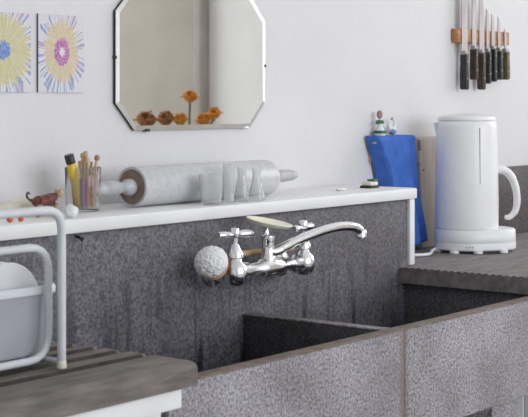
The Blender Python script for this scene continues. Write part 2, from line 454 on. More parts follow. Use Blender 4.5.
M_grooveshade = noisemat('painted_groove_shade', (0.018, 0.018, 0.012), (0.06, 0.055, 0.04), 60, 0.8)  # near-black colour that paints shade into the left board's grooves
def drainboard(name, label, m, segs, zb, zt, gy, gw, gd, rnd):
    """segs: (x0,x1,y0,y1); top is a height map with real grooves"""
    bm = bmesh.new()
    for (x0, x1, y0, y1) in segs:
        b = bmesh.new()
        ys = {y0, y1}
        for i in range(7):
            ys.add(y0+rnd*(1-math.cos(math.pi/2*i/6)))
        for g in gy:
            if y0+rnd < g-gw and g+gw < y1:
                for k in (-1, -.55, -.2, .2, .55, 1): ys.add(g+k*gw)
        ys = sorted(ys)
        xs = [x0]+[x0+rnd*.5*(1-math.cos(math.pi/2*i/3)) for i in range(1, 4)]
        n = 14
        xs += [x0+rnd+(x1-x0-2*rnd)*i/n for i in range(0, n+1)]
        xs += [x1-rnd*(1-math.sin(math.pi/2*i/6)) for i in range(0, 7)]
        xs = sorted(set(round(x, 6) for x in xs))
        def hz(x, y):
            z = zt
            def edge(dist):
                if dist >= rnd: return 0
                q = 1-dist/rnd
                return rnd*(1-math.sqrt(max(0, 1-q*q)))
            z -= min(rnd, max(edge(y-y0), edge(x1-x)))
            for g in gy:
                q = abs(y-g)/gw
                if q < 1: z -= gd*(1-q**2)
            z += .0006*noise.noise(Vector((x*9, y*30, 0)))
            return z
        T = [[b.verts.new((x, y, hz(x, y))) for y in ys] for x in xs]
        B = [[b.verts.new((x, y, zb)) for y in ys] for x in xs]
        nx, ny = len(xs), len(ys)
        for i in range(nx-1):
            for j in range(ny-1):
                f_ = b.faces.new((T[i][j], T[i+1][j], T[i+1][j+1], T[i][j+1]))
                yc = (ys[j]+ys[j+1])/2
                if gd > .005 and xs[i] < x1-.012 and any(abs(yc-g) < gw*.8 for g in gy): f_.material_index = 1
                b.faces.new((B[i][j], B[i][j+1], B[i+1][j+1], B[i+1][j]))
        for i in range(nx-1):
            b.faces.new((T[i][0], B[i][0], B[i+1][0], T[i+1][0])); b.faces.new((T[i][-1], T[i+1][-1], B[i+1][-1], B[i][-1]))
        for j in range(ny-1):
            b.faces.new((T[0][j], T[0][j+1], B[0][j+1], B[0][j])); b.faces.new((T[-1][j], B[-1][j], B[-1][j+1], T[-1][j+1]))
        merge(bm, b)
    o = obj(name, bm, m, angle=50); o.data.materials.append(M_grooveshade)
    return tag(o, label, 'draining board')
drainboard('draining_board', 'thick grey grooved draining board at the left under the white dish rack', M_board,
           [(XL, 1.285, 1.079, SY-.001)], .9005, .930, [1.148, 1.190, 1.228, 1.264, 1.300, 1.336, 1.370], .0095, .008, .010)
drainboard('draining_board', 'grey finely grooved draining board the white kettle stands on', M_boardr,
           [(2.222, 4.25, 1.128, SY-.0005), (2.2485, 4.25, SY-.0004, WY-.002)], .9005, .930, [1.142+.0135*i for i in range(30)], .0042, .0018, .003)
u = obj('stone_upstand', BX(2.72, 4.25, WY-.022, WY-.0015, .931, 1.080, bev=.002), M_upstand)
tag(u, 'grey stone upstand against the wall behind the kettle handle', 'upstand')

# ---------------------------------------------------------------- mirror
mx0, mx1, mz0, mz1, ct = at(114, 1.547), at(265.5, 1.542), 1.182, 1.411, .043
def octo(i, c=ct):
    a, b_, e, f = mx0+i, mx1-i, mz0+i, mz1-i; k = c-i*.586
    return [(a+k, e), (b_-k, e), (b_, e+k), (b_, f-k), (b_-k, f), (a+k, f), (a, f-k), (a, e+k)]
mr = thing('wall_mirror', 'eight-sided frameless mirror with slanted glass edge hanging above the rolling pin', 'mirror', ((mx0+mx1)/2, WY-.002, mz0))
obj('backing', PR(octo(.0003), WY-.0065, WY-.0015), M_backing, mr)
b = bmesh.new()
A = [b.verts.new((p[0], WY-.0070, p[1])) for p in octo(0)]
B = [b.verts.new((p[0], WY-.0080, p[1])) for p in octo(.0075)]
A2 = [b.verts.new((p[0], WY-.0064, p[1])) for p in octo(0)]
for i in range(8):
    j = (i+1) % 8
    b.faces.new((A[i], A[j], B[j], B[i])); b.faces.new((A2[i], A[i], A[j], A2[j]))
obj('bevel', b, M_bevel, mr, angle=5)
obj('mirror_glass', PR(octo(.0075), WY-.0080, WY-.0070), M_mirror, mr, angle=5)
for cx, cz, v in ((mx0+.072, mz0, 0), (mx1-.055, mz0, 0), (mx0, 1.296, 1), (mx1, 1.290, 1)):
    bm = bmesh.new()
    if v: bx(bm, cx-.0012, cx+.0012, WY-.0086, WY-.0015, cz-.0025, cz+.0025, bev=.0005)
    else: bx(bm, cx-.005, cx+.005, WY-.0092, WY-.0015, cz-.002, cz+.0025, bev=.0007)
    obj('clip', bm, M_backing if v or cx < 1.8 else M_chrome, mr)

# ---------------------------------------------------------------- two drawings
def drawing_mat(name, cx, cz, inner, innerr, yel, rx, rz, hole):
    m, t, b = newmat(name, 0.9); L = t.links
    g = N(t, 'ShaderNodeNewGeometry')
    sp = N(t, 'ShaderNodeSeparateXYZ'); L.new(g.outputs['Position'], sp.inputs[0])
    def mth(op, a, c=None):
        n = N(t, 'ShaderNodeMath', operation=op)
        for i, v in enumerate((a, c)):
            if v is None: continue
            if isinstance(v, (int, float)): n.inputs[i].default_value = v
            else: L.new(v, n.inputs[i])
        return n.outputs[0]
    dx = mth('DIVIDE', mth('SUBTRACT', sp.outputs['X'], cx), rx); dz = mth('DIVIDE', mth('SUBTRACT', sp.outputs['Z'], cz), rz)
    rad = mth('SQRT', mth('ADD', mth('MULTIPLY', dx, dx), mth('MULTIPLY', dz, dz)))
    ang = mth('ARCTAN2', dz, dx)
    def ray(scale, seed, amt):
        cv = N(t, 'ShaderNodeCombineXYZ'); L.new(mth('COSINE', ang), cv.inputs[0]); L.new(mth('SINE', ang), cv.inputs[1]); cv.inputs[2].default_value = seed
        n = N(t, 'ShaderNodeTexNoise'); n.inputs['Scale'].default_value = scale; n.inputs['Detail'].default_value = 1; L.new(cv.outputs[0], n.inputs['Vector'])
        return mth('MULTIPLY', mth('SUBTRACT', n.outputs['Fac'], 0.5), amt)
    def step(edge, jit):     # 1 inside radius edge
        return mth('LESS_THAN', mth('ADD', rad, jit), edge)
    def mix(fac, a, c):
        n = N(t, 'ShaderNodeMix', data_type='RGBA'); L.new(fac, n.inputs[0])
        for i, v in ((6, a), (7, c)):
            if isinstance(v, tuple): n.inputs[i].default_value = (*v, 1)
            else: L.new(v, n.inputs[i])
        return n.outputs[2]
    paper = (0.74, 0.73, 0.76)
    # blue/mauve pencil rays
    rays = mth('GREATER_THAN', ray(14, 3.0, 1.0), 0.03)
    band = mth('MULTIPLY', rays, step(1.42, ray(6, 8, .9)))
    nn = N(t, 'ShaderNodeTexNoise'); nn.inputs['Scale'].default_value = 18; L.new(g.outputs['Position'], nn.inputs['Vector'])
    pick = mth('GREATER_THAN', nn.outputs['Fac'], 0.5)
    rc = mix(pick, (0.30, 0.37, 0.60), (0.48, 0.38, 0.54))
    c = mix(band, paper, rc)
    c = mix(step(1.0, ray(12, 1.0, .8)), c, yel)
    c = mix(mth('MULTIPLY', mth('MULTIPLY', mth('GREATER_THAN', ray(22, 6.0, 1.0), 0.04), step(1.05, 0.0)), 0.45), c, (0.80, 0.72, 0.60))
    c = mix(step(innerr, ray(6, 5.0, .25)), c, inner)
    if hole: c = mix(step(hole, ray(3, 9, .2)), c, (0.78, 0.76, 0.78))
    gr = N(t, 'ShaderNodeTexNoise'); gr.inputs['Scale'].default_value = 420; gr.inputs['Detail'].default_value = 2; L.new(g.outputs['Position'], gr.inputs['Vector'])
    c = mix(mth('MULTIPLY', mth('GREATER_THAN', gr.outputs['Fac'], 0.52), 0.35), c, paper)
    L.new(c, b.inputs['Base Color'])
    return m
DW = WY-.0015
def sheet(name, label, px0, px1, y0, y1, m, edge):
    xa, xb = at(px0, DW), at(px1, DW)
    za = P((px0+px1)/2, y1, DW).z; zb = P((px0+px1)/2, y0, DW).z
    t = thing(name, label, 'drawing', ((xa+xb)/2, DW, za), 'drawings pinned to the wall')
    b = bmesh.new(); n = 8
    for k in range(n):
        a, c = xa+(xb-xa)*k/n, xa+(xb-xa)*(k+1)/n
        la, lc = [.0015*(1-math.cos((q/n)*2*math.pi))/2 for q in (k, k+1)]
        vs = [b.verts.new(p) for p in ((a, DW-.0008-la, za), (c, DW-.0008-lc, za), (c, DW-.0008-lc, zb), (a, DW-.0008-la, zb),
                                      (a, DW, za), (c, DW, za), (c, DW, zb), (a, DW, zb))]
        for f in ((0, 1, 2, 3), (7, 6, 5, 4), (0, 4, 5, 1), (3, 2, 6, 7)): b.faces.new([vs[i] for i in f])
    bmesh.ops.remove_doubles(b, verts=b.verts, dist=1e-6)
    obj('paper', b, m, t)
    if edge: obj('edge_strip', BX(xa-.0007, xa, DW-.0016, DW, za, zb), M_brownh, t)
xc, zc = at(61, DW), P(61, 52, DW).z
sheet('drawing', 'pencil drawing of a yellow sunburst with a pink centre, nearer the mirror', 37.5, 84, 15, 92.5,
      drawing_mat('pink_centre_drawing', xc, zc, (0.50, 0.16, 0.42), .46, (0.66, 0.55, 0.33), .034, .045, .15), True)
xc, zc = at(2, DW), P(2, 50, DW).z
sheet('drawing', 'pencil drawing of a yellow sunburst with a blue centre, at left edge', -26, 30.5, 12, 92,
      drawing_mat('blue_centre_drawing', xc, zc, (0.16, 0.27, 0.58), .27, (0.62, 0.58, 0.30), .054, .050, 0), False)

# ---------------------------------------------------------------- knives on the rack
sx0, sx1 = at(451.5, WY-.002), at(509, WY-.016)
zs0, zs1 = 1.352, 1.381
kr = obj('knife_rack', BX(sx0, sx1, WY-.017, WY-.0015, zs0, zs1, bev=.002), M_orangewood)
tag(kr, 'orange wooden magnetic strip on the wall holding a row of knives', 'knife rack')
G = 'knives on the wall rack'
KY = WY-.0185
specs = [  # px, blade top y, handle top y, handle bottom y, blade width, handle width, handle material, label
    (464.5, -14, 52, 90, .030, .018, M_dark, 'large knife with black handle hanging nearest the left end of the wooden rack'),
    (474, -10, 47, 80, .022, .015, M_brownh, 'second knife from the left on the rack, shorter dark brown handle'),
    (481.5, -6, 51, 90, .026, .017, M_brownh, 'third knife from the left, long brown-black handle reaching low'),
    (487.5, 9, 50, 84, .014, .013, M_dgrey, 'slim knife with grey-green handle in the middle of the rack'),
    (493, 14, 47, 82, .018, .016, M_dark, 'short-bladed knife with black handle, third from the right end'),
    (499, 17, 49, 80, .014, .014, M_dgrey, 'small knife with grey handle, second from the right end'),
    (505.5, 29, 50, 80, .014, .020, M_olive, 'smallest knife with olive brown handle at right end of the rack')]
for px, bt, ht, hb, bw, hw, mm, lab in specs:
    bw *= .8; hw *= .9
    x = at(px, KY); zt = P(px, bt, KY).z; zh = P(px, ht, KY).z; zb = P(px, hb, KY).z
    t = thing('kitchen_knife', lab, 'knife', (x, KY, zb), G)
    poly = [(x-bw/2, zh-.002), (x+bw/2, zh-.002), (x+bw/2, zt-.035), (x+bw*.25, zt-.012), (x-bw*.42, zt), (x-bw/2, zt-.004)]
    obj('blade', PR(poly, KY-.0009, KY+.0009), M_steel, t)
    obj('bolster', BX(x-hw*.42, x+hw*.42, KY-.005, KY+.005, zh-.006, zh+.003, bev=.001), M_steel, t)
    q = hw/2; L_ = zh-zb
    hp = [(x-q*.8, zh-.004), (x+q*.8, zh-.004), (x+q*.75, zh-L_*.35), (x+q*.95, zh-L_*.7), (x+q*.9, zb+.003), (x+q*.2, zb), (x-q*.9, zb+.002), (x-q, zh-L_*.6), (x-q*.75, zh-L_*.3)]
    hd = obj('handle', PR(hp, KY-.008, KY+.008, bev=.0022), mm, t)
    for fz in (.25, .7):
        obj('rivet', LA([(0, 0), (.0022, 0), (.0016, .0008), (0, .001)], (x, KY-.0078, zh-L_*fz), (0, -1, 0), 10), M_steel, hd)

# ---------------------------------------------------------------- rolling pin
PY, PZ, PR_ = 1.4695, LZ+.0305, .030
pin = thing('rolling_pin', 'large pale grey rolling pin with brown end lying along the white ledge', 'rolling pin', (1.76, PY, LZ))
pa, pb = at(133, PY), at(268, PY)
obj('roller', LA([(.0, 0), (.026, 0), (.0295, .001), (.030, .004), (.030, pb-pa-.010), (.028, pb-pa-.003), (.022, pb-pa), (0, pb-pa)], (pa, PY, PZ), (1, 0, 0), 48), M_pin, pin)
o = obj('end_disc', LA([(.0, 0), (.0262, 0), (.0262, .004), (0, .004)], (pa-.002, PY, PZ), (1, 0, 0), 40), M_pinend, pin); o['label'] = 'brown end face'
obj('end_ring', LA([(.0262, 0), (.0300, 0), (.0305, .003), (.0305, .006), (.0262, .006)], (pa-.003, PY, PZ), (1, 0, 0), 40, cap=False), M_pin, pin)
hp = [(0, 0), (.011, 0), (.013, .004), (.012, .012), (.008, .018), (.0075, .024), (.0105, .032), (.0115, .045), (.0112, .062), (.009, .078), (.005, .084), (0, .085)]
obj('handle', LA(hp, (pa-.002, PY, PZ), (-1, 0, 0), 28), M_pinhandle, pin)
obj('handle', LA([(0, 0), (.006, 0), (.006, .012), (.0095, .018), (.0105, .040), (.0095, .066), (.006, .078), (0, .080)], (pb, PY, PZ+.001), (1, 0, 0), 28), M_pinhandle, pin)

# ---------------------------------------------------------------- glasses on the ledge
def glass(px, y, prof, label):
    x = at(px, y)
    t = tag(obj('small_glass', LA(prof, (x, y, LZ+.0002), (0, 0, 1), 32, cap=False), M_glass), label, 'glass', 'small clear glasses in front of the rolling pin')
    return t
def cup(r0, r1, h, th=.0014, base=.004):
    return [(0, 0), (r0*.9, 0), (r0, .001), ((r0+r1)/2, h*.5), (r1, h), (r1-th*.5, h+.0006), (r1-th, h), ((r0+r1)/2-th, h*.5), (r0-th, base), (0, base)]
glass(211, 1.411, cup(.0155, .0185, .046), 'wide low clear tumbler, leftmost glass in front of the rolling pin')
glass(228.5, 1.412, cup(.0085, .0092, .060), 'tall narrow clear glass between the tumbler and the flared glass')
def flared(r0, rn, h, th=.0014):
    return [(0, 0), (r0*.92, 0), (r0, .0015), (r0*.95, .008), (rn*1.35, h*.50), (rn, h*.8), (rn*1.25, h), (rn*1.25-th, h), (rn-th, h*.8), (rn*1.35-th, h*.50), (r0*.95-th, .008), (r0-th*1.5, .004), (0, .004)]
glass(242, 1.411, flared(.0115, .0066, .055), 'clear flared glass standing between the tall narrow and the last glass')
glass(256.5, 1.412, flared(.0138, .0062, .051), 'rightmost clear flared glass near the end of the rolling pin')

# ---------------------------------------------------------------- jar with sticks
JP = Vector((at(83, 1.478), 1.478, LZ))
jr = thing('pencil_jar', 'clear glass jar full of sticks and pencils at left end of rolling pin', 'jar', JP)
obj('jar_body', LA([(0, 0), (.022, 0), (.0245, .002), (.0255, .03), (.0265, .062), (.0258, .063), (.0250, .062), (.0242, .03), (.0228, .004), (0, .004)], JP+Vector((0, 0, .0002)), (0, 0, 1), 36, cap=False), M_jarglass, jr)
def stick(name, label, cat, a, b_, r, m, grp=None, tip=None, tipm=None):
    """a, b_: base and top offsets from the jar"""
    A, B = JP+Vector(a), JP+Vector(b_); L_ = (B-A).length; ax = (B-A)
    t = thing(name, label, cat, A, grp)
    obj('shaft', LA([(0, 0), (r*.8, 0), (r, r*.4), (r, L_-r*.5), (r*.7, L_), (0, L_)], A, ax, 10), m, t)
    if tip:
        u = ax.normalized()
        obj(tip[0], LA(tip[1], B-u*.0005, ax, 14), tipm, t)
    return t
GS = 'wooden sticks in the glass jar'
cap = [(0, 0), (.0068, 0), (.007, .001), (.007, .012), (.0064, .013), (0, .013)]
stick('glue_tube', 'yellow tube with a black cap sticking out of the glass jar', 'tube', (-.006, -.004, .006), (-.0255, -.001, .070), .0072, M_yellow, None, ('cap', cap), M_black)
stick('crayon', 'orange stick beside the yellow tube in the jar', 'crayon', (-.006, .006, .006), (-.014, .012, .066), .003, M_orange, None, ('tip', [(0, 0), (.003, 0), (.001, .005), (0, .005)]), M_yellow)
stick('crayon', 'purple stick low at the left inside the jar', 'crayon', (-.012, -.012, .006), (-.014, -.013, .048), .0034, M_purple)
stick('crayon', 'pinkish red stick low inside the jar beside the purple one', 'crayon', (-.006, -.014, .006), (-.006, -.017, .050), .003, M_pinkred)
sticks = [((.001, -.004), (.001, -.008), .069, 'nearest the middle of the jar, leaning forward'), ((.006, .002), (.003, .010), .072, 'just behind the middle of the jar'),
          ((.013, -.010), (.008, -.018), .064, 'at the front of the jar, right of the middle'), ((-.003, .014), (-.004, .020), .066, 'at the very back of the jar'),
          ((.014, .000), (.022, -.006), .072, 'with a pinkish knob leaning over the right edge of the jar'), ((.010, .010), (.014, .014), .075, 'at the back right inside the jar'),
          ((.004, -.015), (-.002, -.022), .058, 'short one at the very front of the jar'), ((.017, .007), (.024, .006), .070, 'farthest right inside the jar'),
          ((.008, -.003), (.015, -.012), .062, 'second from the right edge at the front of the jar'), ((.002, .008), (.009, .004), .078, 'the tallest one in the middle of the jar')]
for i, (a, b_, top, lab) in enumerate(sticks):
    stick('wooden_stick', 'wooden stick '+lab, 'stick', (a[0], a[1], .006), (b_[0], b_[1], top), .0025, M_wood if i % 3 else M_tan, GS,
          ('head', [(0, 0), (.0036, .001), (.004, .005), (.003, .008), (0, .009)]) if i in (0, 4, 5, 9) else None, M_pink if i == 4 else M_wood)

# ---------------------------------------------------------------- little things at the left of the ledge
y = 1.403; x = at(71, y)
bm = BL((x, y, LZ+.0092), (.0098, .0092, .0092), 3, .12, seed=3)
tag(obj('garlic_bulb', bm, M_china), 'small round white bulb on the ledge in front of the jar', 'bulb')
y = 1.49; x = at(22, y)
bm = bmesh.new(); blob(bm, (x, y, LZ+.012), (.040, .015, .0125), 3, .06, seed=1)
cs = tag(obj('soap_bar', bm, M_cream), 'cream coloured rounded bar at far left of the ledge', 'bar')
obj('dark_spot', LA([(0, 0), (.003, 0), (.002, .001), (0, .0012)], (x-.002, y, LZ+.0236), (0, 0, 1), 10), M_brown, cs)
# toy animal
y = 1.447; x = at(44, y); z = LZ
an = thing('animal_figurine', 'small maroon and tan toy animal with curled tail beside the glass jar', 'figurine', (x, y, z))
bm = bmesh.new()
pts = catmull([(x-.026, y, z+.029), (x-.012, y, z+.026), (x+.004, y, z+.027), (x+.020, y, z+.032), (x+.028, y, z+.037)], 6)
tube(bm, pts, [.003, .007, .0105, .011, .0115, .0105, .008, .006, .004], 16)
obj('body', bm, M_maroon, an)
hd = obj('head', BL((x+.034, y-.001, z+.037), (.008, .005, .006), 3, .1), M_tan, an)
obj('ear', LA([(.003, 0), (.002, .004), (0, .006)], (x+.031, y+.003, z+.041), (0, .3, 1), 8), M_tan, hd)
obj('ear', LA([(.003, 0), (.002, .004), (0, .006)], (x+.031, y-.004, z+.041), (0, -.3, 1), 8), M_tan, hd)
obj('tail', TU(catmull([(x-.024, y, z+.029), (x-.032, y, z+.031), (x-.038, y, z+.037), (x-.036, y, z+.043), (x-.032, y, z+.041)], 6), [.003, .002, .0018, .0015], 8), M_brownh, an)
for lx, ly, tx in ((-.014, -.005, -.020), (-.012, .005, -.008), (.020, -.005, .026), (.021, .005, .030)):
    obj('leg', TU(catmull([(x+lx, y+ly, z+.022), (x+(lx+tx)/2, y+ly, z+.012), (x+tx, y+ly, z+.003), (x+tx+.004, y+ly, z+.0016)], 5), [.005, .004, .003, .0022, .0016], 10), M_tan, an)
for px, yy, r, lab in ((10, 1.414, .0042, 'small red berry at the far left front of the ledge'), (21, 1.412, .0034, 'tiny red berry on the ledge right of the other berry')):
    x = at(px, yy)
    t = obj('berry', BL((x, yy, LZ+r*.95), (r*1.15, r, r*.95), 3, .05), M_red)
    tag(t, lab, 'berry', 'red berries on the ledge')
    obj('stalk', TU([(x, yy, LZ+r*1.85), (x+.0006, yy, LZ+r*1.85+.0025)], .0005, 6), M_leaf, t)

for ch in an.children_recursive:
    for v in ch.data.vertices: v.co = Vector((v.co.x*.84, v.co.y*.84, v.co.z*.80))
# small items at the right end of the ledge
y = 1.450; x = at(370, y)
sp = thing('scouring_sponge', 'small black and green sponge scrap at right end of the ledge', 'sponge', (x, y, LZ))
obj('scouring_pad', BX(x-.016, x+.014, y-.012, y+.012, LZ+.0002, LZ+.0045, bev=.001), M_dark, sp)
obj('foam', BX(x-.013, x+.012, y-.010, y+.010, LZ+.0045, LZ+.012, bev=.002), M_cream, sp)
obj('green_scrap', BX(x-.004, x+.010, y-.011, y+.004, LZ+.0122, LZ+.016, bev=.0012), M_green, sp)
y = 1.445; x = at(341, y)
tag(obj('soap_piece', BL((x, y, LZ+.003), (.013, .007, .0032), 3, .05), M_china), 'thin pale sliver of soap on the ledge right of the rolling pin', 'soap')

# ---------------------------------------------------------------- mixer tap
TY = 1.332
tx0, tx1, tz = at(235, TY), at(303, TY), .978
tp = thing('mixer_tap', 'chrome wall-mounted mixer tap with long curved spout on the grey splashback', 'tap', ((tx0+tx1)/2, SY, tz))
xm = at(268, TY)
bar = [(0, 0), (.0095, 0)]
L_ = tx1-tx0
bar = [(.010, 0), (.0105, .012), (.0135, .014), (.0135, .026), (.0105, .029), (.0100, L_*.31), (.0135, L_*.34), (.0150, L_*.40), (.0150, L_*.58), (.0135, L_*.64), (.0098, L_*.67), (.0100, L_-.029), (.0135, L_-.026), (.0135, L_-.014), (.0105, L_-.012), (.010, L_)]
obj('crossbar', LA(bar, (tx0, TY, tz-.002), (1, 0, 0), 24), M_chrome, tp)
for k, xx in enumerate((tx0, tx1)):
    body = obj('valve_body', LA([(0, -.022), (.008, -.0215), (.0135, -.019), (.0178, -.012), (.0185, -.002), (.0170, .008), (.011, .014), (.0095, .018), (.0125, .020), (.0125, .026), (.009, .032), (.0075, .036), (.0055, .040), (0, .040)], (xx, TY, tz), (0, 0, 1), 28), M_chrome, tp)
    obj('stem', LA([(.0042, 0), (.0042, .012), (.007, .014), (.0085, .020), (.006, .026), (0, .027)], (xx, TY, tz+.037), (0, 0, 1), 16), M_chrome, tp)
    hz = tz+.054+(.000 if k == 0 else -.002)
    ax = Vector((1, -.25, 0)).normalized() if k == 0 else Vector((1, .15, 0)).normalized()
    ln = .031
    hd = LA([(0, .0005), (.0045, .0005), (.0052, .002), (.0052, .014), (.0042, .017), (.0042, .024), (.0060, .027), (.0066, .031), (.0060, .035), (.0050, .038), (.0056, .042), (.0062, .052), (.0062, .059), (.0050, .062), (0, .062)],
            Vector((xx, TY, hz))-ax*ln, ax, 20)
    obj('tap_handle', hd, M_chrome, tp)
    obj('inlet', LA([(.0105, 0), (.0105, .038), (.020, .0405), (.023, .046), (.024, .0565), (0, .0565)], (xx, TY+.001, tz-.007), (0, 1, 0), 28), M_chrome, tp)
obj('spout_collar', LA([(.0115, 0), (.0115, .006), (.0095, .009), (.0095, .030), (.0105, .032), (.010, .038), (.006, .042), (0, .043)], (xm, TY, tz+.008), (0, 0, 1), 28), M_chrome, tp)
sp_px = [(268, 251, 1.332), (275, 251.5, 1.326), (283, 247.5, 1.322), (297, 240.5, 1.318), (313, 234, 1.314), (330, 228.5, 1.310), (343, 226.3, 1.307), (353, 226.8, 1.305), (359, 230, 1.304), (360.5, 237, 1.304)]
obj('spout', TU(catmull([P(*q) for q in sp_px], 6), [.0080, .0082, .0076, .0072, .0072, .0074, .0077, .0082, .0088], 20), M_chrome, tp)
obj('nozzle', LA([(0, 0), (.0075, 0), (.0098, .001), (.0100, .011), (.0085, .013), (0, .013)], P(360.5, 237.5, 1.304), (.05, 0, 1), 20), M_chrome, tp)
# soap dish carried on the tap's post
dz = 1.040
obj('dish_post', LA([(.005, 0), (.0038, .004), (.0038, dz-tz-.052-.002), (.009, dz-tz-.050), (0, dz-tz-.0495)], (xm-.004, TY, tz+.048), (0, 0, 1), 16), M_chrome, tp)
b = bmesh.new()
seg = 40; prof = [(0, -.004), (.5, -.004), (.85, -.0015), (1.0, .0035), (.97, .0045), (.80, .001), (.45, -.001), (0, -.001)]
rings = []
for r, h in prof:
    if r == 0: rings.append([b.verts.new((0, 0, h))])
    else: rings.append([b.verts.new((.050*r*math.cos(2*math.pi*i/seg), .026*r*math.sin(2*math.pi*i/seg), h)) for i in range(seg)])
for A, B in zip(rings, rings[1:]):
    for i in range(seg):
        j = (i+1) % seg
        if len(A) == 1: b.faces.new((A[0], B[i], B[j]))
        elif len(B) == 1: b.faces.new((A[i], A[j], B[0]))
        else: b.faces.new((A[i], A[j], B[j], B[i]))
bm = bmesh.new()
merge(bm, b, Matrix.Translation((xm+.002, TY-.001, dz+.002)) @ Matrix.Rotation(math.radians(8), 4, 'Y') @ Matrix.Rotation(math.radians(13), 4, 'X'))
o = obj('soap_dish', bm, M_soapdish, tp); o['label'] = 'cream oval soap dish'

# ---------------------------------------------------------------- dish brush
bc = P(212, 264, 1.345)
ax = Vector((-.74, -.34, .52)).normalized()
db = thing('dish_brush', 'round white bristled dish brush with wooden handle tucked behind the tap', 'brush', bc)
bm = LA([(0, -.004), (.020, -.004), (.0235, -.002), (.0235, .006), (.022, .008), (0, .008)], bc-ax*.004, ax, 32)
hb = obj('brush_head', bm, M_wood, db)
b = bmesh.new(); bmesh.ops.create_icosphere(b, subdivisions=5, radius=1)
for v in b.verts:
    d = v.co.normalized()
    k = 1+.10*noise.noise(d*9)+.07*noise.noise(d*26)
    zz = d.z*.017 if d.z > 0 else d.z*.004
    v.co = Vector((d.x*.0245*k, d.y*.0245*k, zz*k+.006))
bm = bmesh.new(); merge(bm, b, Matrix.Translation(bc) @ frame_to(ax))
obj('bristles', bm, M_bristle, db, angle=180)
he = P(293, 249, 1.368)
hpts = catmull([bc-ax*.008+Vector((0, 0, -.002)), bc+Vector((.024, .020, .002)), Vector((1.70, 1.366, .9955)), Vector((1.77, 1.366, .996)), he], 6)
obj('brush_handle', TU(hpts, [.004, .005, .0062, .0066, .006, .0062, .0055, .004], 14, flat=.8), M_wood, db)

# ---------------------------------------------------------------- dish rack
rk = thing('dish_rack', 'white wire dish rack standing on the grey board at the left', 'dish rack', (1.0, 1.25, .931))
RXE = 1.149; RXA = .74
def hoop(y, x0, x1, z0, z1, r, rad):
    return TU(rounded([(x1, y, z0), (x1, y, z1), (x0, y, z1), (x0, y, z0)], rad), r, 12)
for yy in (1.163, 1.352):
    h = obj('hoop', hoop(yy, RXA, RXE, .9315, 1.108, .0050, .024), M_rack, rk)
    for fx in (RXA, RXE): obj('foot', LA([(.0055, 0), (.0058, .001), (.0055, .008), (.0048, .009)], (fx, yy, .9306), (0, 0, 1), 12), M_soapdish, h)
def loop(y, x0, x1, z0, z1, r, rad):
    p = rounded([((x0+x1)/2, y, z1), (x1, y, z1), (x1, y, z0), (x0, y, z0), (x0, y, z1), ((x0+x1)/2, y, z1)], rad, 5)[:-1]
    return TU(p, r, 10, closed=True)
for yy in (1.182, 1.333):
    obj('side_loop', loop(yy, RXA+.01, RXE-.002, .9405, 1.066, .0045, .030), M_rack, rk)
bm = bmesh.new()
for xx in [RXA+.03+.044*i for i in range(9)]: tube(bm, [(xx, 1.182, .9405), (xx, 1.333, .9405)], .0022, 8)
obj('bottom_wires', bm, M_rack, rk)
for xx in (RXA, RXE):
    obj('cross_rail', TU([(xx, 1.163, .9378), (xx, 1.352, .9378)], .0035, 10), M_rack, rk)
# tub
tb = thing('washing_up_tub', 'white plastic tub coloured with grey-blue shade sitting inside the white dish rack', 'tub', (.95, 1.26, .943))
b = bmesh.new()
def rr(x0, x1, y0, y1, rad, z, n=6):
    out = []
    for cx, cy, a in ((x1-rad, y1-rad, 0), (x0+rad, y1-rad, 90), (x0+rad, y0+rad, 180), (x1-rad, y0+rad, 270)):
        for k in range(n+1):
            t_ = math.radians(a+90*k/n); out.append(b.verts.new((cx+rad*math.cos(t_), cy+rad*math.sin(t_), z)))
    return out
tx_, ty0_, ty1_ = .775, 1.192, 1.324
R = [rr(tx_+.006, 1.166, ty0_+.004, ty1_-.004, .008, .9432), rr(tx_, 1.170, ty0_, ty1_, .010, 1.018),
     rr(tx_+.0022, 1.1678, ty0_+.0022, ty1_-.0022, .008, 1.018), rr(tx_+.009, 1.163, ty0_+.007, ty1_-.007, .006, .9462)]
for A, B in zip(R, R[1:]):
    for i in range(len(A)):
        j = (i+1) % len(A); b.faces.new((A[i], A[j], B[j], B[i]))
b.faces.new(R[0]); b.faces.new(R[-1])
obj('tub_body', b, M_tub, tb)
b = bmesh.new()
def ring(off, z): return rr(tx_-off, 1.170+off, ty0_-off, ty1_+off, .011+off, z)
R = [ring(.0003, 1.012), ring(.003, 1.012), ring(.0034, 1.018), ring(.002, 1.021), ring(.0003, 1.021)]
for A, B in zip(R, R[1:]+R[:1]):
    for i in range(len(A)):
        j = (i+1) % len(A); b.faces.new((A[i], A[j], B[j], B[i]))
obj('tub_rim', b, M_rack, tb)
GP = 'plates standing in the dish tub'
plate = [(0, 0), (.030, 0), (.034, .002), (.048, .006), (.0495, .007), (.048, .0085), (.034, .0045), (.029, .003), (0, .003)]
first = None
for i, (xx, lab) in enumerate(((1.212, 'small white plate standing on edge in front of two others in the tub'),
                               (1.229, 'small white plate standing on edge between two others in the tub'),
                               (1.246, 'small white plate standing on edge behind two others in the tub'))):
    loc = Vector((1.112, xx, .947))
    if first is None:
        first = obj('side_plate', LA(plate, (1.109, xx, .999), (.0, -1, .06), 40), M_china, loc=loc)
        tag(first, lab, 'plate', GP)
    else:
        dup(first, loc, lab)
bw = obj('bowl', LA([(0, 0), (.020, 0), (.022, .003), (.040, .020), (.050, .045), (.0485, .046), (.038, .021), (.020, .006), (0, .005)], (.95, 1.258, .9925), (0, 0, -1), 36), M_china, loc=(.95, 1.258, .9465))
for v in bw.data.vertices: v.co.z += 0.0
tag(bw, 'white bowl lying upside down in the dish tub left of the plates', 'bowl')

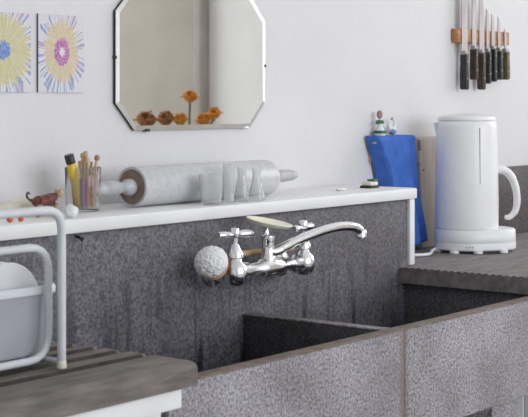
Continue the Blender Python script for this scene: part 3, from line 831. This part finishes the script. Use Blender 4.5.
# ---------------------------------------------------------------- blue cloth on its bracket
cb = thing('wall_bracket', 'small wooden wall bracket under the blue cloth right of the ledge', 'bracket', (2.36, WY-.002, 1.10))
CF = 1.520                              # front of the shallow bracket
bxl, bxr, bz = at(366, WY-.004), at(414, CF), 1.1575
obj('bracket_top', BX(bxl+.003, bxr-.003, CF+.004, WY-.0015, bz-.012, bz-.0006, bev=.002), M_wood, cb)
for xx in (bxl+.02, bxr-.02):
    obj('bracket_arm', PR([(CF+.010, bz-.013), (WY-.002, bz-.013), (WY-.002, bz-.05)], xx-.005, xx+.005, 'yz'), M_wood, cb)
b = bmesh.new()
nu, nv = 64, 46
bot = .948
grid = []
for j in range(nv+1):
    v = j/nv; row = []
    for i in range(nu+1):
        u = i/nu
        us = .14                         # first part of the width hangs over the bracket's left end
        q = max(0, (v-.12)/.88)
        xl = bxl-.002+.030*min(1, q/.3)+.028*max(0, q-.3)/.7
        xr = bxr+.004*q+.034*max(0, (q-.3)/.7)**1.2
        drop = min(1, q*5)
        if u < us:
            f = u/us; X, Y = xl+.004*f, (WY-.005)+(CF-.002-(WY-.005))*f
        else:
            f = (u-us)/(1-us); X = xl+.004+(xr-xl-.004)*f
            Y = CF-.002-.0095*drop*(.5+.5*math.sin(f*11+1.2*q+.6))*(.45+.55*q)-.003*drop*math.sin(f*27+2)*q-.002*drop
        if v < .12:
            p = v/.12; x = bxl+(bxr-bxl)*u; zz = bz+.0015+.0005*math.sin(u*17)
            x = x+(X-x)*p; yy = WY-.005+(Y-(WY-.005))*p
        else:
            x, yy = X, Y; zz = bz+.0015-(bz-bot)*q-(.0015 if q > 0 else 0)
            zz += (-.012*math.sin(u*math.pi)+.012*(1-u))*q*q
        x += .002*math.sin(v*14+u*2)*v
        row.append(b.verts.new((x, yy, zz)))
    grid.append(row)
for j in range(nv):
    for i in range(nu): b.faces.new((grid[j][i], grid[j][i+1], grid[j+1][i+1], grid[j+1][i]))
cl = obj('blue_cloth', b, M_bluecloth, angle=180)
sm = cl.modifiers.new('thickness', 'SOLIDIFY'); sm.thickness = .0016; sm.offset = 1
tag(cl, 'bright blue cloth hanging over a small bracket behind the right end of ledge', 'cloth')

# figurines on the cloth
y = 1.534; x = at(380, y); z = bz+.0032
fg = thing('figurine', 'tiny figurine with pinkish head and green body on top of blue cloth', 'figurine', (x, y, z), None)
obj('skirt', LA([(0, 0), (.011, 0), (.012, .003), (.008, .012), (.0045, .020), (.006, .028), (.003, .033), (0, .034)], (x, y, z), (0, 0, 1), 20), M_china, fg)
obj('sash', LA([(.0095, .004), (.0118, .004), (.0118, .010), (.0090, .010)], (x, y, z), (0, 0, 1), 20, cap=False), M_green, fg)
obj('collar', LA([(.004, .023), (.0085, .024), (.0080, .029), (.0035, .031)], (x, y, z), (0, 0, 1), 18), M_green, fg)
obj('head', BL((x-.001, y, z+.041), (.0062, .006, .0082), 3, .05), M_pink, fg)
for s_ in (-1, 1): obj('arm', TU(catmull([(x+s_*.004, y, z+.027), (x+s_*.010, y, z+.024), (x+s_*.013, y, z+.029)], 5), .0022, 8), M_green if s_ < 0 else M_china, fg)
x = at(392, y)
bf = thing('bird_figurine', 'tiny white and blue long-necked bird figurine on top of blue cloth', 'figurine', (x, y, z), None)
obj('body', BL((x, y, z+.0085), (.012, .008, .0085), 3, .05), M_china, bf)
obj('wing', BL((x-.004, y-.006, z+.007), (.009, .003, .0055), 3, .05), M_bluegl, bf)
obj('neck', TU(catmull([(x+.006, y, z+.012), (x+.010, y, z+.022), (x+.006, y, z+.030), (x+.001, y, z+.033)], 6), [.004, .003, .0025, .003], 12), M_china, bf)
obj('beak', LA([(.0025, 0), (.0018, .004), (0, .007)], (x+.001, y, z+.033), (-1, 0, -.3), 10), M_tan, bf)
obj('tail', LA([(.005, 0), (.004, .010), (0, .018)], (x-.007, y, z+.010), (-.5, 0, 1), 12), M_china, bf)

# ---------------------------------------------------------------- bread board leaning behind the kettle
bbx0, bbx1 = at(417, 1.535), at(446, 1.535)
bbt = P(425, 137, 1.53).z
bb = thing('bread_board', 'pale worn wooden board leaning on the wall between blue cloth and kettle', 'board', ((bbx0+bbx1)/2, 1.53, .931))
rd = .03; pts = [(bbx0, .931), (bbx1, .931)]
for k in range(7): a = math.pi/2*k/6; pts.append((bbx1-rd+rd*math.cos(a), bbt-rd+rd*math.sin(a)))
for k in range(7): a = math.pi/2+math.pi/2*k/6; pts.append((bbx0+rd*.3+rd*.3*math.cos(a), bbt-rd*.3+rd*.3*math.sin(a)))
b = PR(pts, 1.522, 1.536, bev=.002)
for v in b.verts: v.co.y += (v.co.z-.931)*.04
obj('plank', b, M_breadboard, bb)
for (px, py, w, h) in ((421, 145, .004, .011), (419.5, 164, .004, .003), (424, 170, .003, .002), (421, 226, .004, .004)):
    q = P(px, py, 1.527)
    b = BX(q.x-w, q.x+w, 1.5208, 1.5235, q.z-h, q.z+h, bev=.001)
    for v in b.verts: v.co.y += (v.co.z-.931)*.04
    o = obj('burn_mark', b, M_brown, bb); o['label'] = 'dark brown mark on the board'

# ---------------------------------------------------------------- kettle
KZ = .9305
kx, ky = at(466.5, 1.432), 1.432
e = Vector((CA, -SA, 0)); e = Vector((.66, -.75, 0)).normalized()          # direction the handle points
kt = thing('electric_kettle', 'tall white plastic jug kettle on the grooved grey board', 'kettle', (kx, ky, KZ))
def kprof(bm, prof, seg=56, lug=0.0, lz0=0, lz1=0):
    b = bmesh.new(); rings = []
    for r, h in prof:
        ring_ = []
        for i in range(seg):
            a = 2*math.pi*i/seg; c = math.cos(a)
            k = r+lug*max(0, c)**3
            ring_.append(b.verts.new((kx+(e.x*c-e.y*math.sin(a))*k, ky+(e.y*c+e.x*math.sin(a))*k, KZ+h)))
        rings.append(ring_)
    for A, B in zip(rings, rings[1:]):
        for i in range(seg):
            j = (i+1) % seg; b.faces.new((A[i], A[j], B[j], B[i]))
    b.faces.new(rings[0]); b.faces.new(rings[-1])
    merge(bm, b)
bm = bmesh.new(); kprof(bm, [(.062, .0045), (.0645, .007), (.0645, .0165), (.0640, .0195)], lug=.034)
obj('power_base', bm, M_white, kt)
bm = bmesh.new(); kprof(bm, [(.0635, .0198), (.0640, .0205), (.0640, .028), (.0635, .042), (.061, .045), (.058, .0455)], lug=.034)
obj('foot', bm, M_white, kt)
bm = bmesh.new(); kprof(bm, [(.056, .040), (.0630, .047), (.0632, .10), (.0618, .18), (.0600, .245), (.0590, .255), (.056, .2585), (.050, .259)])
bd = obj('jug_body', bm, M_white, kt)
bm = bmesh.new(); kprof(bm, [(.0575, .2592), (.0578, .262), (.0560, .2665), (.045, .2705), (.02, .2725), (.004, .273)])
obj('lid', bm, M_white, kt)
# spout lip on the side away from the handle
sp0 = Vector((kx, ky, 0))-e*.055
b = bmesh.new()
w_ = Vector((-e.y, e.x, 0))
vs = []
for (o1, hw_, zz) in ((.0, .018, .255), (.0, .018, .225), (.004, .001, .222), (.0105, .003, .254)):
    vs.append([b.verts.new(sp0-e*o1+w_*hw_*s_+Vector((0, 0, KZ+zz))) for s_ in (-1, 1)])
b.faces.new((vs[0][0], vs[3][0], vs[3][1], vs[0][1])); b.faces.new((vs[0][0], vs[1][0], vs[2][0], vs[3][0]))
b.faces.new((vs[0][1], vs[3][1], vs[2][1], vs[1][1])); b.faces.new((vs[3][0], vs[2][0], vs[2][1], vs[3][1])); b.faces.new((vs[0][0], vs[0][1], vs[1][1], vs[1][0])); b.faces.new((vs[1][0], vs[1][1], vs[2][1], vs[2][0]))
obj('spout', b, M_white, kt)
# handle: a flat strap curving out and down
def kp(out, h): return Vector((kx, ky, KZ+h))+e*out
hp = catmull([kp(.054, .160), kp(.070, .161), kp(.086, .152), kp(.097, .132), kp(.102, .105), kp(.099, .080), kp(.088, .067), kp(.078, .066)], 6)
obj('kettle_handle', TU(hp, [.012, .0120, .0112, .0100, .0092, .0085, .0075, .006], 16, flat=.75), M_white, kt)
# water gauge window facing the room
g0 = Vector((math.cos(math.radians(-62)), math.sin(math.radians(-62)), 0))
view = (Vector((kx, ky, 0))).normalized()
side = Vector((CA, -SA, 0))
gd = (-view*.95+side*.42).normalized()
gc = Vector((kx, ky, KZ))+gd*.0612
t_ = Vector((-gd.y, gd.x, 0))
b = bmesh.new()
for zz0, zz1 in ((.135, .245),):
    vv = []
    for s_ in (-.0009, .0009):
        for z_ in (zz0, zz1):
            for dd in (-.003, .0019 if z_ == zz0 else .0004): vv.append(b.verts.new(gc+t_*s_+gd*dd+Vector((0, 0, z_))))
    bmesh.ops.convex_hull(b, input=vv)
obj('gauge_line', b, M_seam, kt)
# dark rubber feet and gap under the base
bm = bmesh.new(); kprof(bm, [(.055, .0), (.055, .0046)], lug=.032)
o = obj('base_foot', bm, M_black, kt); o['label'] = 'dark rubber ring'
for k in range(8):
    a = math.radians(45*k+10)
    dvec = Vector((e.x*math.cos(a)-e.y*math.sin(a), e.y*math.cos(a)+e.x*math.sin(a), 0))
    rr_ = .0605+.033*max(0, math.cos(a))**3
    obj('foot_pad', LA([(.0, .0001), (.0095, .0001), (.0095, .0052), (0, .0052)], Vector((kx, ky, KZ))+dvec*rr_*.985, (0, 0, 1), 12), M_white, kt)
# three tiny marks on the foot
for k, dd in enumerate((-.006, 0, .006)):
    q = Vector((kx, ky, KZ+.0125))+(-view*1.0+side*.10).normalized()*.0648
    tt = side
    b = bmesh.new(); q2 = q+tt*dd
    bx(b, q2.x-.0012, q2.x+.0012, q2.y-.0012, q2.y+.0012, q2.z-.0013, q2.z+.0013, bev=.0003)
    obj('small_mark', b, M_seam, kt)
# cord
cp = catmull([Vector((kx, ky, KZ+.006))-e*.058, (2.455, 1.463, KZ+.0042), (2.43, 1.450, KZ+.0034), (2.40, 1.44, KZ+.0034), (2.37, 1.455, KZ+.0034), (2.33, 1.50, KZ+.0034), (2.32, 1.53, KZ+.0034)], 8)
obj('cord', TU(cp, .003, 10), M_white, kt)

# ---------------------------------------------------------------- table with flowers, seen in the mirror
tt = thing('side_table', 'small wooden side table with a vase, seen only in the mirror', 'table', (3.22, .32, 0))
obj('tabletop', BX(2.95, 3.50, .08, .56, .72, .745, bev=.004), M_wood, tt)
for lx in (2.98, 3.47):
    for ly in (.11, .53): obj('leg', BX(lx-.02, lx+.02, ly-.02, ly+.02, 0, .72, bev=.003), M_wood, tt)
vz = .7455
vs_ = obj('vase', LA([(0, 0), (.045, 0), (.06, .03), (.065, .10), (.045, .20), (.032, .26), (.040, .29), (.036, .29), (.028, .26), (.04, .20), (.06, .10), (.055, .03), (0, .01)], (3.20, .36, vz), (0, 0, 1), 32), M_china)
tag(vs_, 'white vase of orange flowers on the side table, seen in the mirror', 'vase')
def mirror_pt(px, py, D):
    k = (px-HX)/F
    return Vector(((SA+k*CA)*D, 2*(WY-.008)-(CA-k*SA)*D, CZ-(py-HY)/F*D))
def flower(px, py, D, r, m, label):
    c = mirror_pt(px, py, D)
    t = thing('flower', label, 'flower', (3.20, .36, vz+.05), 'flowers in the vase')
    base = Vector((3.20, .36, vz+.05))
    neck = Vector((3.20+(c.x-3.20)*.15, .36+(c.y-.36)*.15, vz+.30))
    obj('stem', TU(catmull([base, neck, c-Vector((0, 0, r*.6))], 8), .003, 8), M_leaf, t)
    for k in range(6):
        a = k*math.pi/3+px; b = bmesh.new()
        dirv = Vector((math.cos(a), math.sin(a)*.9, 1.3*(k % 2)+.25)).normalized(); s_ = dirv.cross(Vector((0, 0, 1))).normalized(); n_ = s_.cross(dirv)
        prev = None
        for q in range(7):
            f_ = q/6; w = r*.62*math.sin(math.pi*(.12+.88*f_))**.8 if q < 6 else .0005
            p = c-Vector((0, 0, r*.55))+dirv*r*1.05*f_+n_*(r*.35*math.sin(f_*2.6))
            cur = [b.verts.new(p-s_*w), b.verts.new(p-n_*r*.06), b.verts.new(p+s_*w)]
            if prev: b.faces.new((prev[0], prev[1], cur[1], cur[0])); b.faces.new((prev[1], prev[2], cur[2], cur[1]))
            prev = cur
        o = obj('petal', b, m, t, angle=180)
        s2 = o.modifiers.new('t', 'SOLIDIFY'); s2.thickness = .003
for f in ((190, 95, 4.15, .026, M_petal, 'topmost orange flower reflected in the mirror'), (181, 118, 4.2, .026, M_petal, 'lower left orange flower beside the dried heads in the mirror'),
          (204, 118, 4.15, .028, M_petal, 'orange flower at the bottom middle of the mirror reflection'), (214, 112, 4.1, .024, M_petal, 'rightmost orange flower reflected in the mirror'),
          (166, 117, 4.2, .030, M_rustpetal, 'rust brown flower head right of the other brown one in the mirror'), (146, 118, 4.22, .036, M_rustpetal, 'large rust brown flower head at the bottom left of mirror')):
    flower(*f[:2], f[2], f[3]*1.25, *f[4:])
